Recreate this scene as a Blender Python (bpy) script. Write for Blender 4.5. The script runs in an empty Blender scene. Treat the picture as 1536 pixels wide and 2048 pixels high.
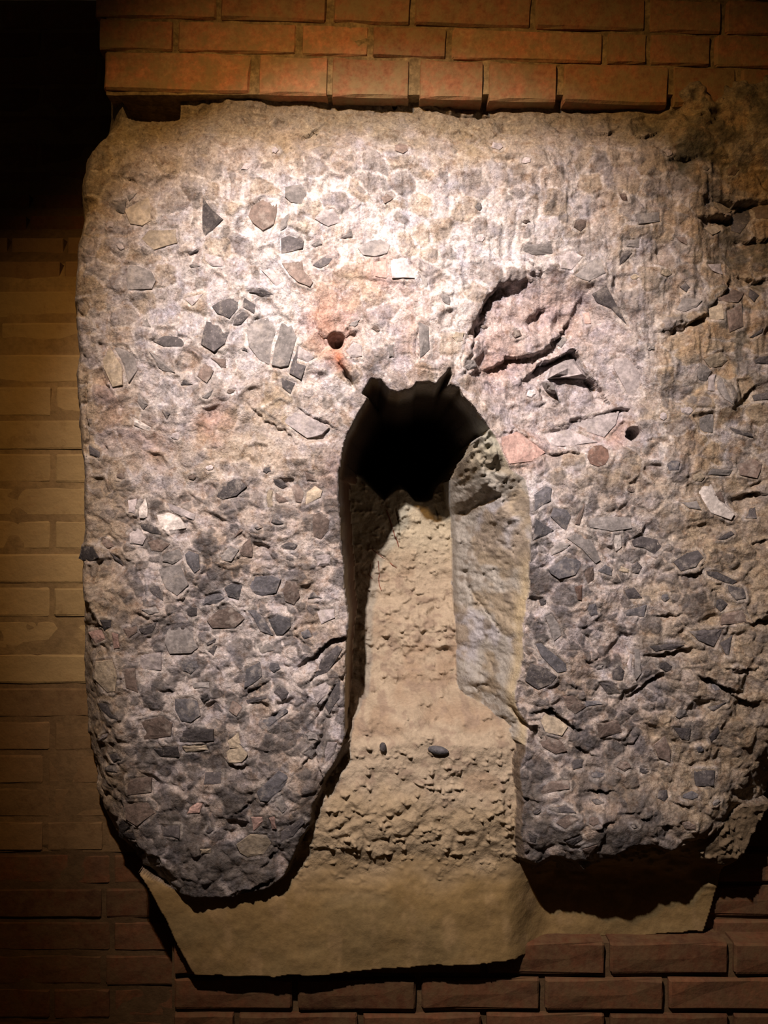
import bpy, math, random
import numpy as np
from mathutils import Vector, Matrix
C = bpy.context.scene
COL = C.collection
R_ = random.Random(7)

# ------------------------------------------------------------------ camera
# world: X right, Y into the wall, Z up; the front face of the masonry is Y = 0.
# traced outlines are noted in millimetre-like plan units (u right, v down, 1200 units = 1 m)
ZC, DC, S = 1.15, 1.35, 1200.0
cam_d = bpy.data.cameras.new('camera')
cam = bpy.data.objects.new('camera', cam_d)
COL.objects.link(cam)
cam.location = (0, -DC, ZC)
cam.rotation_euler = (math.pi/2, 0, 0)
cam_d.sensor_fit = 'HORIZONTAL'
cam_d.sensor_width = 36.0
cam_d.lens = 36.0 * (S*DC) / 1536.0
cam_d.clip_start = 0.02
C.camera = cam

# ------------------------------------------------------------------ world, lamps, exposure
w = bpy.data.worlds.new('world'); C.world = w
w.use_nodes = True
w.node_tree.nodes['Background'].inputs[0].default_value = (1.0, 0.62, 0.32, 1)
w.node_tree.nodes['Background'].inputs[1].default_value = 0.013
def spot(name, loc, tgt, power, color, deg, blend, size):
    d = bpy.data.lights.new(name, 'SPOT')
    d.energy = power; d.color = color; d.spot_size = math.radians(deg); d.spot_blend = blend
    d.shadow_soft_size = size
    o = bpy.data.objects.new(name, d); COL.objects.link(o)
    o.location = loc
    o.rotation_euler = (Vector(tgt)-Vector(loc)).to_track_quat('-Z', 'Y').to_euler()
    return o
spot('exhibit_spotlight', (-0.285, -1.05, ZC+1.06), (0.06, 0, ZC+0.09), 172, (1.0, 0.945, 0.96), 57, 0.95, 0.014)
spot('cellar_lamp', (-0.34, -1.0, ZC+1.02), (0.10, 0, ZC+0.06), 50, (1.0, 0.55, 0.19), 86, 1.0, 0.02)
vs = C.view_settings
C.display_settings.display_device = 'sRGB'
vs.view_transform = 'Standard'; vs.look = 'None'; vs.exposure = 0.0; vs.gamma = 1.0
vs.use_curve_mapping = False

# ------------------------------------------------------------------ helpers
def link(o): COL.objects.link(o); return o
def tag(o, label=None, cat=None, kind=None, group=None):
    for k, v in (('label', label), ('category', cat), ('kind', kind), ('group', group)):
        if v: o[k] = v
    return o
def empty(name, loc):
    o = bpy.data.objects.new(name, None); o.location = loc; o.empty_display_size = 0.05
    return link(o)
def mesh_obj(name, verts, faces, mat, parent=None, smooth=False):
    me = bpy.data.meshes.new(name)
    me.from_pydata([tuple(p) for p in verts], [], [tuple(f) for f in faces]); me.update()
    if smooth: me.polygons.foreach_set('use_smooth', [True]*len(me.polygons))
    me.materials.append(mat)
    o = link(bpy.data.objects.new(name, me))
    if parent:
        o.parent = parent; o.matrix_parent_inverse = Matrix.Translation(-Vector(parent.location))
    return o
def W(u, v, y=0.0):            # plan units -> world point on the plane at depth y
    return Vector(((u-768)/S, y, ZC+(1024-v)/S))
def at(u, v, y):               # point seen at picture position (u, v) lying at depth y
    k = (DC+y)/DC
    return Vector(((u-768)*k/S, y, ZC+(1024-v)*k/S))
def fr(u, v, y):               # same, in plan units
    k = (DC+y)/DC
    return (768+(u-768)*k, 1024+(v-1024)*k)

def vnoise(u, v, su, sv, seed):
    rs = np.random.RandomState(seed)
    T = rs.rand(256, 256).astype(np.float32)
    x = u/su + 37.3; y = v/sv + 91.7
    xi = np.floor(x).astype(np.int32); yi = np.floor(y).astype(np.int32)
    fx = (x-xi).astype(np.float32); fy = (y-yi).astype(np.float32)
    fx = fx*fx*(3-2*fx); fy = fy*fy*(3-2*fy)
    a = T[yi & 255, xi & 255]; b = T[yi & 255, (xi+1) & 255]
    c = T[(yi+1) & 255, xi & 255]; d = T[(yi+1) & 255, (xi+1) & 255]
    return (a+(b-a)*fx)*(1-fy) + (c+(d-c)*fx)*fy - 0.5
def fbm(u, v, su, sv, seed, octaves=4, gain=0.5):
    r = 0; a = 1.0
    for i in range(octaves):
        r = r + a*vnoise(u, v, su, sv, seed+i*13); a *= gain; su *= 0.5; sv *= 0.5
    return r
def sstep(x, a, b):
    t = np.clip((x-a)/(b-a), 0, 1); return t*t*(3-2*t)
def voronoi(u, v, size, seed):
    rs = np.random.RandomState(seed)
    J = rs.rand(256, 256, 3).astype(np.float32)
    x = u/size+11.1; y = v/size+5.5
    xi = np.floor(x).astype(np.int32); yi = np.floor(y).astype(np.int32)
    f1 = np.full(u.shape, 9, np.float32); f2 = f1.copy(); idr = np.zeros(u.shape, np.float32)
    for dx in (-1, 0, 1):
        for dy in (-1, 0, 1):
            cx = xi+dx; cy = yi+dy
            j = J[cy & 255, cx & 255]
            d = np.hypot(cx+j[..., 0]-x, (cy+j[..., 1]-y)*1.15)
            m = d < f1
            f2 = np.where(m, f1, np.minimum(f2, d))
            idr = np.where(m, j[..., 2], idr)
            f1 = np.where(m, d, f1)
    return f1, f2-f1, idr
def seg_dist(U, V, a, b):
    ax, ay = a; bx, by = b
    dx, dy = bx-ax, by-ay; L = dx*dx+dy*dy+1e-9
    t = np.clip(((U-ax)*dx+(V-ay)*dy)/L, 0, 1)
    px = U-(ax+t*dx); py = V-(ay+t*dy)
    return np.hypot(px, py), dx*(V-ay)-dy*(U-ax)   # distance, sign > 0 on the lower side when drawn left to right
def inside(U, V, P):
    r = np.zeros(U.shape, bool); n = len(P)
    for i in range(n):
        (x1, y1), (x2, y2) = P[i], P[(i+1) % n]
        if y1 == y2: continue
        m = (y1 > V) != (y2 > V)
        r ^= m & (U < (x2-x1)*(V-y1)/(y2-y1)+x1)
    return r
def poly_sd(U, V, P, closed=True):
    d = np.full(U.shape, 1e6, np.float32)
    n = len(P)
    for i in range(n if closed else n-1):
        d = np.minimum(d, seg_dist(U, V, P[i], P[(i+1) % n])[0])
    return np.where(inside(U, V, P), d, -d)

# ------------------------------------------------------------------ materials
def nodes_of(name, rough=0.9, spec=0.25):
    m = bpy.data.materials.new(name); m.use_nodes = True
    nt = m.node_tree; b = nt.nodes['Principled BSDF']
    b.inputs['Roughness'].default_value = rough
    b.inputs['Specular IOR Level'].default_value = spec
    return m, nt, b
def noise_node(nt, vec, scale, detail=6, rough=0.6):
    n = nt.nodes.new('ShaderNodeTexNoise')
    n.inputs['Scale'].default_value = scale; n.inputs['Detail'].default_value = detail
    n.inputs['Roughness'].default_value = rough
    nt.links.new(vec, n.inputs['Vector']); return n.outputs['Fac']
def ramp(nt, fac, p0, c0, p1, c1):
    r = nt.nodes.new('ShaderNodeValToRGB'); e = r.color_ramp.elements
    e[0].position = p0; e[0].color = (*c0, 1); e[1].position = p1; e[1].color = (*c1, 1)
    nt.links.new(fac, r.inputs['Fac']); return r.outputs['Color']
def mix(nt, fac, a, b, mode='MIX'):
    x = nt.nodes.new('ShaderNodeMix'); x.data_type = 'RGBA'; x.blend_type = mode
    for s, val in ((x.inputs[0], fac), (x.inputs[6], a), (x.inputs[7], b)):
        if hasattr(val, 'is_linked'): nt.links.new(val, s)
        elif isinstance(val, tuple): s.default_value = (*val, 1)
        else: s.default_value = val
    return x.outputs[2]
def bump(nt, b, h, strength, dist, prev=None):
    n = nt.nodes.new('ShaderNodeBump'); n.inputs['Strength'].default_value = strength
    n.inputs['Distance'].default_value = dist
    nt.links.new(h, n.inputs['Height'])
    if prev is not None: nt.links.new(prev, n.inputs['Normal'])
    nt.links.new(n.outputs['Normal'], b.inputs['Normal']); return n.outputs['Normal']
def mat_surface(name, rough, spec, fine, amt, bstr, mott=False):
    """mortar, earth, render: local colour from the mesh's own 'tint' attribute, grain on top"""
    m, nt, b = nodes_of(name, rough, spec)
    a = nt.nodes.new('ShaderNodeAttribute'); a.attribute_name = 'tint'
    g = nt.nodes.new('ShaderNodeNewGeometry').outputs['Position']
    n1 = noise_node(nt, g, fine, 8, 0.7); n2 = noise_node(nt, g, fine*0.22, 5, 0.6)
    c = mix(nt, 1.0, a.outputs['Color'], ramp(nt, n1, 0.3, (1-amt,)*3, 0.7, (1+amt*0.6,)*3), 'MULTIPLY')
    c = mix(nt, 1.0, c, ramp(nt, n2, 0.3, (1-amt*0.6, 1-amt*0.65, 1-amt*0.7), 0.7, (1.1,)*3), 'MULTIPLY')
    if mott:
        n3 = noise_node(nt, g, 75, 7, 0.7); n4 = noise_node(nt, g, 190, 5, 0.65); n5 = noise_node(nt, g, 34, 6, 0.6)
        one = (1, 1, 1)
        c = mix(nt, 1.0, c, ramp(nt, n5, .46, one, .62, (.90, .93, 1.03)), 'MULTIPLY')
        c = mix(nt, 1.0, c, ramp(nt, n3, .50, one, .66, (.62, .53, .46)), 'MULTIPLY')
        c = mix(nt, 1.0, c, ramp(nt, n4, .52, one, .70, (1.55, 1.53, 1.54)), 'MULTIPLY')
        c = mix(nt, 1.0, c, ramp(nt, n4, .30, (.42, .38, .36), .42, one), 'MULTIPLY')
    nt.links.new(c, b.inputs['Base Color'])
    p = bump(nt, b, n2, bstr, 0.006)
    bump(nt, b, n1, bstr, 0.0022, p)
    return m
M_body = mat_surface('rubble_mortar', 0.82, 0.35, 260, 0.38, 0.9, True)
M_lining = mat_surface('lime_lining', 0.88, 0.2, 200, 0.25, 0.7)
M_earth = mat_surface('packed_earth', 0.95, 0.1, 170, 0.22, 0.8)
M_plinth = mat_surface('brown_render', 0.9, 0.15, 110, 0.18, 0.35)
def mat_solid(name, col, rough=0.75, spec=0.35, scale=150, amt=0.35, second=None, bstr=0.5, dust=None, dlo=.53):
    m, nt, b = nodes_of(name, rough, spec)
    g = nt.nodes.new('ShaderNodeNewGeometry').outputs['Position']
    oi = nt.nodes.new('ShaderNodeObjectInfo')
    n1 = noise_node(nt, g, scale, 7, 0.65); n2 = noise_node(nt, g, scale*0.25, 4)
    second = second or tuple(min(1, x*1.7) for x in col)
    c = mix(nt, ramp(nt, n2, 0.42, (0, 0, 0), 0.68, (1, 1, 1)), col, second)
    c = mix(nt, 1.0, c, ramp(nt, n1, 0.3, (1-amt,)*3, 0.7, (1+amt*0.5,)*3), 'MULTIPLY')
    c = mix(nt, 1.0, c, ramp(nt, oi.outputs['Random'], 0, (0.72,)*3, 1, (1.25,)*3), 'MULTIPLY')
    if dust:
        n3 = noise_node(nt, g, 42, 6, 0.7); n4 = noise_node(nt, g, 330, 3, 0.6)
        c = mix(nt, ramp(nt, n3, dlo, (0, 0, 0), dlo+.2, (.75,)*3), c, dust)
        c = mix(nt, ramp(nt, n4, 0.60, (0, 0, 0), 0.72, (.4,)*3), c, dust)
    nt.links.new(c, b.inputs['Base Color'])
    p = bump(nt, b, n2, bstr, 0.004)
    bump(nt, b, n1, bstr, 0.0015, p)
    return m
PAL = {'D': (.060, .053, .055), 'G': (.165, .150, .145), 'B': (.135, .100, .085), 'L': (.34, .30, .30),
       'W': (.50, .455, .43), 'R': (.41, .27, .235), 'T': (.31, .255, .19), 'S': (.084, .080, .088), 'K': (.10, .058, .044)}
SM = {k: mat_solid('stone_'+n, PAL[k], dust=(.40, .35, .31)) for k, n in dict(D='dark_flint', G='grey_flint', B='brown_flint', L='pale_lilac', W='limed', R='pink_tile', T='tan', S='slate_grey', K='iron_brown').items()}
M_brick = mat_solid('red_brick', (.43, .185, .09), 0.85, 0.2, 120, 0.4, (.32, .20, .10), dust=(.26, .19, .09), dlo=.42)
M_brick_d = mat_solid('dark_brick', (.135, .055, .025), 0.9, 0.15, 90, 0.4, (.10, .05, .026), dust=(.11, .065, .03), dlo=.42)
M_brick_b = mat_solid('dimmed_brown_brick', (.225, .13, .058), 0.9, 0.15, 90, 0.35, (.18, .105, .05), dust=(.20, .125, .058), dlo=.34)  # darker copy of the ochre brick, paints lamp falloff
M_joint_b = mat_solid('dimmed_brown_joint', (.20, .125, .06), 0.95, 0.1, 100, 0.3, (.17, .105, .05))  # ochre joint darkened to paint lamp falloff on the left wall
M_joint_d = mat_solid('dark_joint', (.105, .065, .032), 0.95, 0.1, 100, 0.3, (.085, .05, .025))
M_brick_o = mat_solid('ochre_limewashed_brick', (.36, .235, .10), 0.9, 0.15, 90, 0.3, (.30, .19, .085), dust=(.33, .23, .105), dlo=.28)
M_joint_o = mat_solid('ochre_joint', (.33, .22, .10), 0.95, 0.1, 100, 0.3, (.26, .17, .08))
M_joint = mat_solid('brown_joint_mortar', (.24, .17, .085), 0.95, 0.1, 140, 0.4)
M_root = mat_solid('root_fibre', (.16, .05, .03), 0.8, 0.2)
M_floor = mat_solid('cellar_floor', (.12, .09, .06), 0.95, 0.1, 30, 0.3)

# ------------------------------------------------------------------ outlines of the masonry
# keyhole niche, running on below under both legs
NICHE = [(265,1747),(300,1768),(370,1790),(440,1790),(490,1785),(540,1768),(572,1742),(590,1700),(605,1665),(622,1640),
 (628,1600),(640,1560),(665,1530),(682,1500),(690,1470),(688,1440),(690,1380),(691,1300),(695,1245),(688,1170),(682,1090),
 (676,1000),(676,940),(684,905),(692,870),(712,832),(736,795),(724,786),(742,758),(764,760),(778,781),(796,786),(822,778),
 (832,764),(850,766),(872,770),(884,754),(898,736),(903,750),(897,770),(917,776),(925,792),(948,815),(966,840),(990,870),
 (1003,905),(1020,938),(1050,958),(1058,1000),(1060,1080),(1056,1180),(1046,1250),(1043,1320),(1030,1385),(1036,1420),
 (1055,1450),(1048,1500),(1040,1545),(1045,1600),(1040,1660),(1048,1712),(1075,1722),(1100,1702),(1140,1712),(1165,1735),
 (1190,1718),(1215,1696),(1250,1678),(1300,1676),(1335,1690),(1380,1684),(1440,1665),(1500,1620),(2300,1560),
 (2300,2300),(60,2300),(60,1720)]
LEFT_EDGE = [(-100,208),(215,203),(240,200),(262,190),(300,166),(360,160),(420,164),(500,155),(590,146),(640,150),(700,159),
 (740,150),(800,150),(850,155),(950,164),(1080,164),(1110,158),(1160,164),(1240,170),(1300,167),(1380,165),(1480,174),(1600,190),
 (1660,206),(1700,230),(1745,265),(1790,300),(1850,330),(1900,352),(1960,385),(2300,400)]
RIGHT_EDGE = [(-100,2200),(1300,2200),(1400,1800),(1450,1690),(1520,1620),(1600,1570),(1660,1530),(1750,1480),(1850,1455),(1950,1430),(2300,1400)]
HOLLOW = [(950,650),(1000,560),(1100,545),(1190,570),(1250,640),(1285,720),(1290,800),(1275,880),(1200,905),(1100,900),(1010,855),(968,800),(935,775)]

ST = 2.2
ug = np.arange(118, 1800, ST, dtype=np.float32); vg = np.arange(96, 2012, ST, dtype=np.float32)
U, V = np.meshgrid(ug, vg)
wu = fbm(U, V, 40, 40, 3, 3)*9; wv = fbm(U, V, 40, 40, 5, 3)*9
Uw, Vw = U+wu, V+wv
sdN = poly_sd(U+wu*0.45, V+wv*0.45, NICHE)
inN = sdN > 0

# front relief (positive = deeper into the wall)
F = fbm(U, V, 300, 300, 11, 3)*0.020 + fbm(U, V, 70, 60, 21, 3)*(0.012-.006*sstep(V, 850, 1000)) + fbm(U, V, 18, 26, 31, 3)*0.0036
# facets of broken rubble
f1a, eda, ida = voronoi(Uw, Vw, 46, 41)
f1b, edb, idb = voronoi(Uw, Vw, 21, 43)
legs = np.clip(sstep(V, 880, 1080), 0, 1)
dens = 0.35+0.45*legs
rawA = ida < dens; rawB = idb < dens*0.8
F -= np.where(rawA, sstep(eda, 0.05, 0.35)*0.0030*(0.4+ida), 0)
F -= np.where(rawB, sstep(edb, 0.05, 0.35)*0.0014, 0)
F += np.where(~rawA & (ida > 0.86), sstep(eda, 0.1, 0.5)*0.006, 0)
# ridged runs of lime down the upper face
up = sstep(V, 250, 420)*(1-sstep(V, 650, 900))
runs = fbm(U+wu, V, 11, 90, 51, 3)
F += runs*0.0045*up
# broad form
F += 0.045*np.clip((330-V)/130, 0, 1)**1.6                       # top slopes back under the brickwork
F -= 0.016*np.exp(-(((U-560)/130)**2+((V-1600)/170)**2))         # left leg swells at its foot
F -= 0.040*np.exp(-(((U-1240)/190)**2+((V-1640)/80)**2))
F += 0.024*sstep(poly_sd(Uw, Vw, HOLLOW), -20, 40)               # spalled hollow right of the crown
F += 0.020*np.exp(-(((U-1500)/60)**2+((V-480)/110)**2))
F -= 0.016*np.exp(-(((U-800)/120)**2+((V-640)/160)**2))
# rubble rides over the brickwork at the right
F -= 0.055*sstep(U+fbm(U, V, 60, 60, 61, 3)*120, 1290, 1420)*np.clip((330-V)/130, 0, 1)**0.8*sstep(V+fbm(U, V, 50, 50, 62, 3)*90, 130, 215)
# left arris rounds back, wider near the foot
LEFT_EDGE = [fr(a, b, .052)[::1] if b < 0 else ((a, fr(b, 0, .052)[0]) if a < 1650 else ((a, b-12) if a < 1720 else (a, b))) for a, b in LEFT_EDGE]
le = np.interp(V[:, 0], [a for a, b in LEFT_EDGE], [b for a, b in LEFT_EDGE])[:, None].astype(np.float32)
re = np.interp(V[:, 0], [a for a, b in RIGHT_EDGE], [b for a, b in RIGHT_EDGE])[:, None].astype(np.float32)
bw = np.interp(V[:, 0], [200, 400, 1200, 1300, 1600], [60, 34, 30, 88, 92])[:, None]
tl = np.clip((U-le+wu*0.4)/bw, 0, 1)
F += 0.060*(1-tl)**1.5
tr = np.clip((re-U)/np.where(V < 1720, 170, 40), 0, 1)
F += 0.055*(1-tr)**1.5

# cracks and overhanging ledges: (polyline, depth m, reach, kind)
LEDGE = [([(946,645),(963,612),(984,582),(1002,566),(1032,560)],.026,34,'l'),
 ([(966,735),(990,728),(1010,716),(1014,706),(1040,707),(1072,704),(1110,681),(1130,655),(1152,620)],.022,34,'l'),
 ([(1068,738),(1090,718),(1110,711),(1138,696),(1154,690),(1166,708),(1182,742),(1206,764),(1216,782)],.060,26,'l'),
 ([(1058,636),(1080,619),(1106,603)],.014,16,'l'),([(1030,521),(1060,519),(1085,534),(1096,560)],.007,14,'l'),
 ([(1040,545),(1070,540),(1098,545)],.008,12,'l'),([(1164,668),(1176,665),(1195,680)],.010,12,'l'),
 ([(1142,842),(1200,826),(1248,811),(1268,813),(1274,830)],.016,24,'l'),
 ([(1000,869),(1028,855),(1048,866),(1086,896),(1102,906),(1150,899),(1172,906)],.013,18,'l'),
 ([(1268,711),(1282,732),(1291,762)],.012,10,'l'),([(1286,887),(1314,881),(1342,884)],.008,5,'c'),
 ([(1076,765),(1090,764),(1094,790),(1110,793)],.016,8,'c'),([(1080,812),(1110,796)],.010,6,'c'),([(1046,806),(1056,800)],.01,4,'c'),
 ([(1338,654),(1374,646),(1398,636),(1414,626)],.034,20,'l'),([(1412,626),(1430,600),(1450,582),(1462,556)],.022,14,'l'),
 ([(1330,684),(1350,660)],.008,6,'c'),([(1422,432),(1448,430),(1470,426),(1482,418)],.050,24,'l'),
 ([(1428,397),(1478,402),(1540,398)],.034,26,'l'),([(1488,472),(1520,473),(1560,470)],.026,16,'l'),
 ([(1488,548),(1510,556),(1560,550)],.018,18,'l'),([(1520,560),(1545,552)],.02,8,'c'),
 ([(1478,800),(1500,786),(1520,772)],.020,14,'l'),([(1500,982),(1540,962)],.014,6,'c'),([(1490,992),(1515,984),(1540,988)],.03,14,'l'),
 ([(1368,1150),(1390,1150),(1400,1143)],.026,12,'l'),([(1416,1110),(1430,1114)],.01,5,'c'),([(1510,1085),(1540,1078)],.024,8,'l'),
 ([(1448,1035),(1460,1048),(1472,1046)],.012,8,'l'),([(1416,1190),(1425,1180),(1436,1176)],.014,8,'l'),
 ([(1500,1245),(1520,1240),(1550,1238)],.04,14,'l'),([(1300,1232),(1340,1228),(1365,1226)],.014,12,'l'),
 ([(1130,1362),(1148,1371),(1166,1375)],.010,5,'l'),([(1026,1408),(1038,1432),(1052,1448),(1074,1450),(1078,1468)],.045,11,'l'),
 ([(1078,1421),(1100,1419),(1130,1434),(1156,1452)],.030,11,'l'),([(1258,1392),(1280,1376),(1298,1360),(1328,1344)],.016,10,'l'),
 ([(1398,1346),(1424,1358),(1444,1371),(1472,1378)],.034,12,'l'),([(1470,1392),(1490,1402),(1512,1400)],.03,12,'l'),
 ([(1238,1490),(1262,1491),(1282,1466)],.010,6,'l'),([(1150,1484),(1172,1500),(1190,1512)],.012,7,'l'),
 ([(1300,1306),(1342,1301),(1388,1291)],.016,12,'l'),([(1455,1334),(1480,1340),(1505,1332)],.026,12,'l'),
 ([(1168,1574),(1195,1572),(1220,1577)],.022,9,'l'),([(1236,1613),(1266,1611)],.016,9,'l'),([(1268,1622),(1296,1620)],.018,9,'l'),
 ([(1348,1600),(1378,1606)],.02,9,'l'),([(1310,1640),(1345,1640)],.012,10,'l'),([(1170,1640),(1225,1622)],.010,10,'l'),
 ([(1162,1312),(1178,1318),(1190,1312)],.014,7,'l'),([(1165,1265),(1176,1278),(1188,1294)],.007,4,'c'),
 ([(1060,1228),(1076,1244),(1090,1256)],.010,5,'c'),([(1030,1565),(1046,1588),(1072,1592)],.012,8,'l'),
 ([(1048,1228),(1052,1250),(1050,1275)],.006,4,'c'),
 ([(612,1320),(630,1305),(650,1286),(678,1276),(700,1266)],.024,18,'l'),([(614,1366),(636,1346),(662,1330),(690,1308)],.015,13,'l'),
 ([(624,1438),(650,1402),(676,1366),(688,1338)],.016,12,'l'),([(652,1436),(640,1482),(630,1502),(632,1530)],.014,8,'c'),
 ([(522,1438),(545,1427),(574,1411)],.014,9,'l'),([(574,1412),(570,1384)],.006,3,'c'),([(574,1406),(596,1414),(615,1400),(616,1370)],.006,4,'c'),
 ([(476,1618),(490,1606),(508,1595)],.014,9,'l'),([(528,1722),(544,1706),(556,1697)],.018,10,'l'),([(476,1778),(505,1768),(540,1752)],.024,12,'l'),
 ([(600,1530),(620,1505),(640,1485)],.014,10,'l'),([(590,1530),(596,1516)],.01,6,'c'),([(560,1560),(572,1600)],.008,4,'c'),
 ([(450,1512),(470,1526),(490,1524),(500,1506)],.010,9,'l'),([(520,1492),(545,1494)],.012,8,'l'),
 ([(475,1395),(490,1388),(520,1372),(545,1352)],.010,9,'l'),([(446,1450),(468,1448),(468,1444)],.008,4,'c'),
 ([(324,1381),(340,1376),(356,1382)],.014,7,'l'),([(380,1322),(382,1350)],.006,3,'c'),([(432,1342),(440,1350)],.012,6,'c'),
 ([(230,1180),(246,1200)],.005,3,'c'),([(203,1190),(208,1204)],.014,4,'c'),([(354,1198),(364,1197),(373,1186)],.016,7,'l'),
 ([(464,1121),(480,1115)],.014,6,'l'),([(416,1112),(432,1108)],.01,6,'l'),([(402,1150),(424,1134)],.008,6,'l'),
 ([(256,1034),(276,1049),(292,1052)],.010,6,'l'),([(196,1290),(210,1302)],.016,6,'c'),([(176,1262),(196,1252),(212,1266)],.016,6,'c'),
 ([(188,1600),(208,1606)],.026,8,'c'),([(234,1610),(236,1626)],.02,6,'c'),([(256,1748),(270,1764)],.02,6,'c'),
 ([(168,740),(168,780),(163,812),(170,860),(168,920)],.016,4,'c'),([(152,616),(162,628),(170,636)],.020,5,'c'),([(166,702),(174,720)],.02,5,'c'),
 ([(198,756),(214,770),(228,790)],.012,5,'c'),([(176,906),(194,920)],.014,6,'c'),([(196,888),(220,908)],.012,5,'c'),
 ([(492,420),(504,409),(518,401),(528,392)],.020,10,'l'),([(588,260),(616,266),(632,246),(640,238)],.016,10,'l'),
 ([(240,356),(268,360),(280,374)],.012,10,'l'),([(622,490),(640,500)],.006,6,'l'),([(366,506),(398,498)],.010,8,'l'),
 ([(660,672),(676,676),(690,672)],.040,20,'l'),([(690,674),(700,652)],.012,5,'c'),([(680,728),(698,752),(710,772)],.040,7,'c'),
 ([(625,632),(638,660),(652,690),(636,714),(618,716)],.008,4,'c'),([(598,684),(618,702),(636,706)],.006,4,'c'),
 ([(592,812),(620,826),(650,846),(674,862)],.013,8,'l'),([(490,800),(530,838),(580,868),(606,892)],.009,9,'l'),
 ([(612,748),(640,754),(632,786)],.006,3,'c'),([(700,715),(724,722)],.008,8,'l'),([(836,640),(833,700),(840,745)],.007,4,'c'),
 ([(912,612),(930,676),(920,740)],.007,5,'c'),([(957,640),(946,700),(926,756)],.012,6,'c'),([(880,690),(892,735)],.007,5,'c'),
 ([(962,770),(985,762),(1000,790)],.006,4,'c'),([(876,746),(836,742),(820,738)],.010,6,'l'),
 ([(640,500),(660,470)],.004,4,'c'),([(705,560),(780,566)],.004,5,'c'),([(1005,206),(935,206),(860,196)],.02,6,'c'),
 ([(1078,262),(1010,256),(985,274)],.008,9,'l'),([(1190,258),(1220,262),(1240,246)],.016,12,'l'),([(1270,262),(1300,268),(1330,255)],.02,14,'l'),
 ([(1330,300),(1360,320),(1400,312)],.016,18,'l'),([(1420,310),(1450,316)],.016,10,'l'),([(1380,230),(1425,236)],.016,12,'l'),
 ([(1300,380),(1318,392),(1322,410)],.006,5,'c'),([(1300,462),(1322,462)],.006,5,'l'),([(1362,512),(1384,516)],.006,5,'c'),
 ([(700,1560),(694,1600),(660,1642),(630,1660)],.010,4,'c'),([(632,1500),(648,1545),(640,1575),(620,1600)],.012,7,'l'),
 ([(700,1592),(715,1575)],.005,3,'c')]
# sockets left by lost stones
HOLES = [(1276,867,13,.06),(672,678,15,.035),(962,204,10,.03),(792,190,5,.03),(230,196,6,.0)]
def window(P, m):
    xs = [p[0] for p in P]; ys = [p[1] for p in P]
    i0 = max(0, int((min(ys)-m-vg[0])/ST)); i1 = min(len(vg), int((max(ys)+m-vg[0])/ST)+2)
    j0 = max(0, int((min(xs)-m-ug[0])/ST)); j1 = min(len(ug), int((max(xs)+m-ug[0])/ST)+2)
    return slice(i0, i1), slice(j0, j1)
jx = fbm(U, V, 11, 11, 181, 2)*7; jy = fbm(U, V, 11, 11, 183, 2)*7
def carve(G, P, a, L, kind):
    sl = window(P, L*4+12)
    u, v = U[sl]+wu[sl]*0.5, V[sl]+wv[sl]*0.5
    u = u+jx[sl]; v = v+jy[sl]
    if u.size == 0: return
    best = np.full(u.shape, 1e6, np.float32); sg = np.zeros(u.shape, np.float32)
    for i in range(len(P)-1):
        d, s = seg_dist(u, v, P[i], P[i+1])
        m = d < best; best = np.where(m, d, best); sg = np.where(m, s, sg)
    ends = np.minimum(np.hypot(u-P[0][0], v-P[0][1]), np.hypot(u-P[-1][0], v-P[-1][1]))
    fade = 0.25+0.75*sstep(ends, 2, 22)
    if kind == 'c': G[sl] += a*np.exp(-(best/(L*0.62))**2)*fade
    else: G[sl] += np.where(sg > 0, a*np.exp(-(best/L)**1.5)*sstep(best, 0, 2.5), -0.15*a*np.exp(-best/L))*fade
for P, a, L, k in LEDGE: carve(F, P, a*0.72, L*(.85 if L < 12 else .62), k)
for (hu, hv, r, a) in HOLES:
    F += a*(1-sstep(np.hypot(Uw-hu, Vw-hv), r*0.75, r*1.15))
# socket under the first brick
F += 0.16*((1-sstep(np.abs(U-288), 54, 60))*(1-sstep(np.abs(V-196)+fbm(U, V, 30, 30, 71, 2)*14, 22, 26)))

# niche: back, sloping earth, walls
PV = [965, 1000, 1225, 1252, 1285, 1339, 1395, 1430, 1458, 1507, 1600, 1700, 1760, 1800, 2300]
PD = [.60, .262, .240, .214, .193, .184, .160, .098, .055, .026, .012, .010, .018, .024, .030]
VB = [fr(u, v, .25) for u, v in [(600,900),(690,930),(720,955),(750,985),(768,1001),(785,984),(800,975),(815,984),(830,1002),(848,1004),(864,998),(872,975),(892,955)]]+[fr(920,925,.15),fr(945,886,.06),(972,868),(985,840),(1010,700)]  # crown's shadow edge; the recess behind is deepened to keep it black
vb = np.interp(U, [p[0] for p in VB], [p[1] for p in VB])
back = np.interp(V+fbm(U, V, 60, 40, 81, 3)*26*sstep(V, 1010, 1060)+(1000-vb)*(1-sstep(V, 1005, 1080)), PV, PD).astype(np.float32)
back += fbm(U, V, 90, 60, 83, 3)*0.007 + fbm(U, V, 16, 16, 85, 3)*0.0036 - np.maximum(fbm(U, V, 14, 10, 86, 3)-.2, 0)*.016
lump = fbm(U, V, 26, 20, 87, 2); back -= np.maximum(lump-0.12, 0)*0.030*sstep(V, 1180, 1240)*(1-sstep(V, 1300, 1420))
pl = sstep(V+fbm(U, V, 70, 40, 89, 3)*40, 1690, 1810)      # smooth render below
rub = sstep(V, 1560, 1620)*(1-pl)
back += rub*(F*0.3*(1-sstep(V, 1640, 1720)) - np.where(rawA & (ida < .3), sstep(eda, .05, .4)*.003, 0))
back = back*(1-pl) + pl*(0.010+0.056*sstep(U, 1010, 1120)+fbm(U, V, 160, 120, 91, 3)*0.008+fbm(U, V, 20, 20, 93, 2)*0.0012)
rw = sstep(U, 850, 935)
k = 26.0*(1-rw)+1.9*rw
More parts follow.
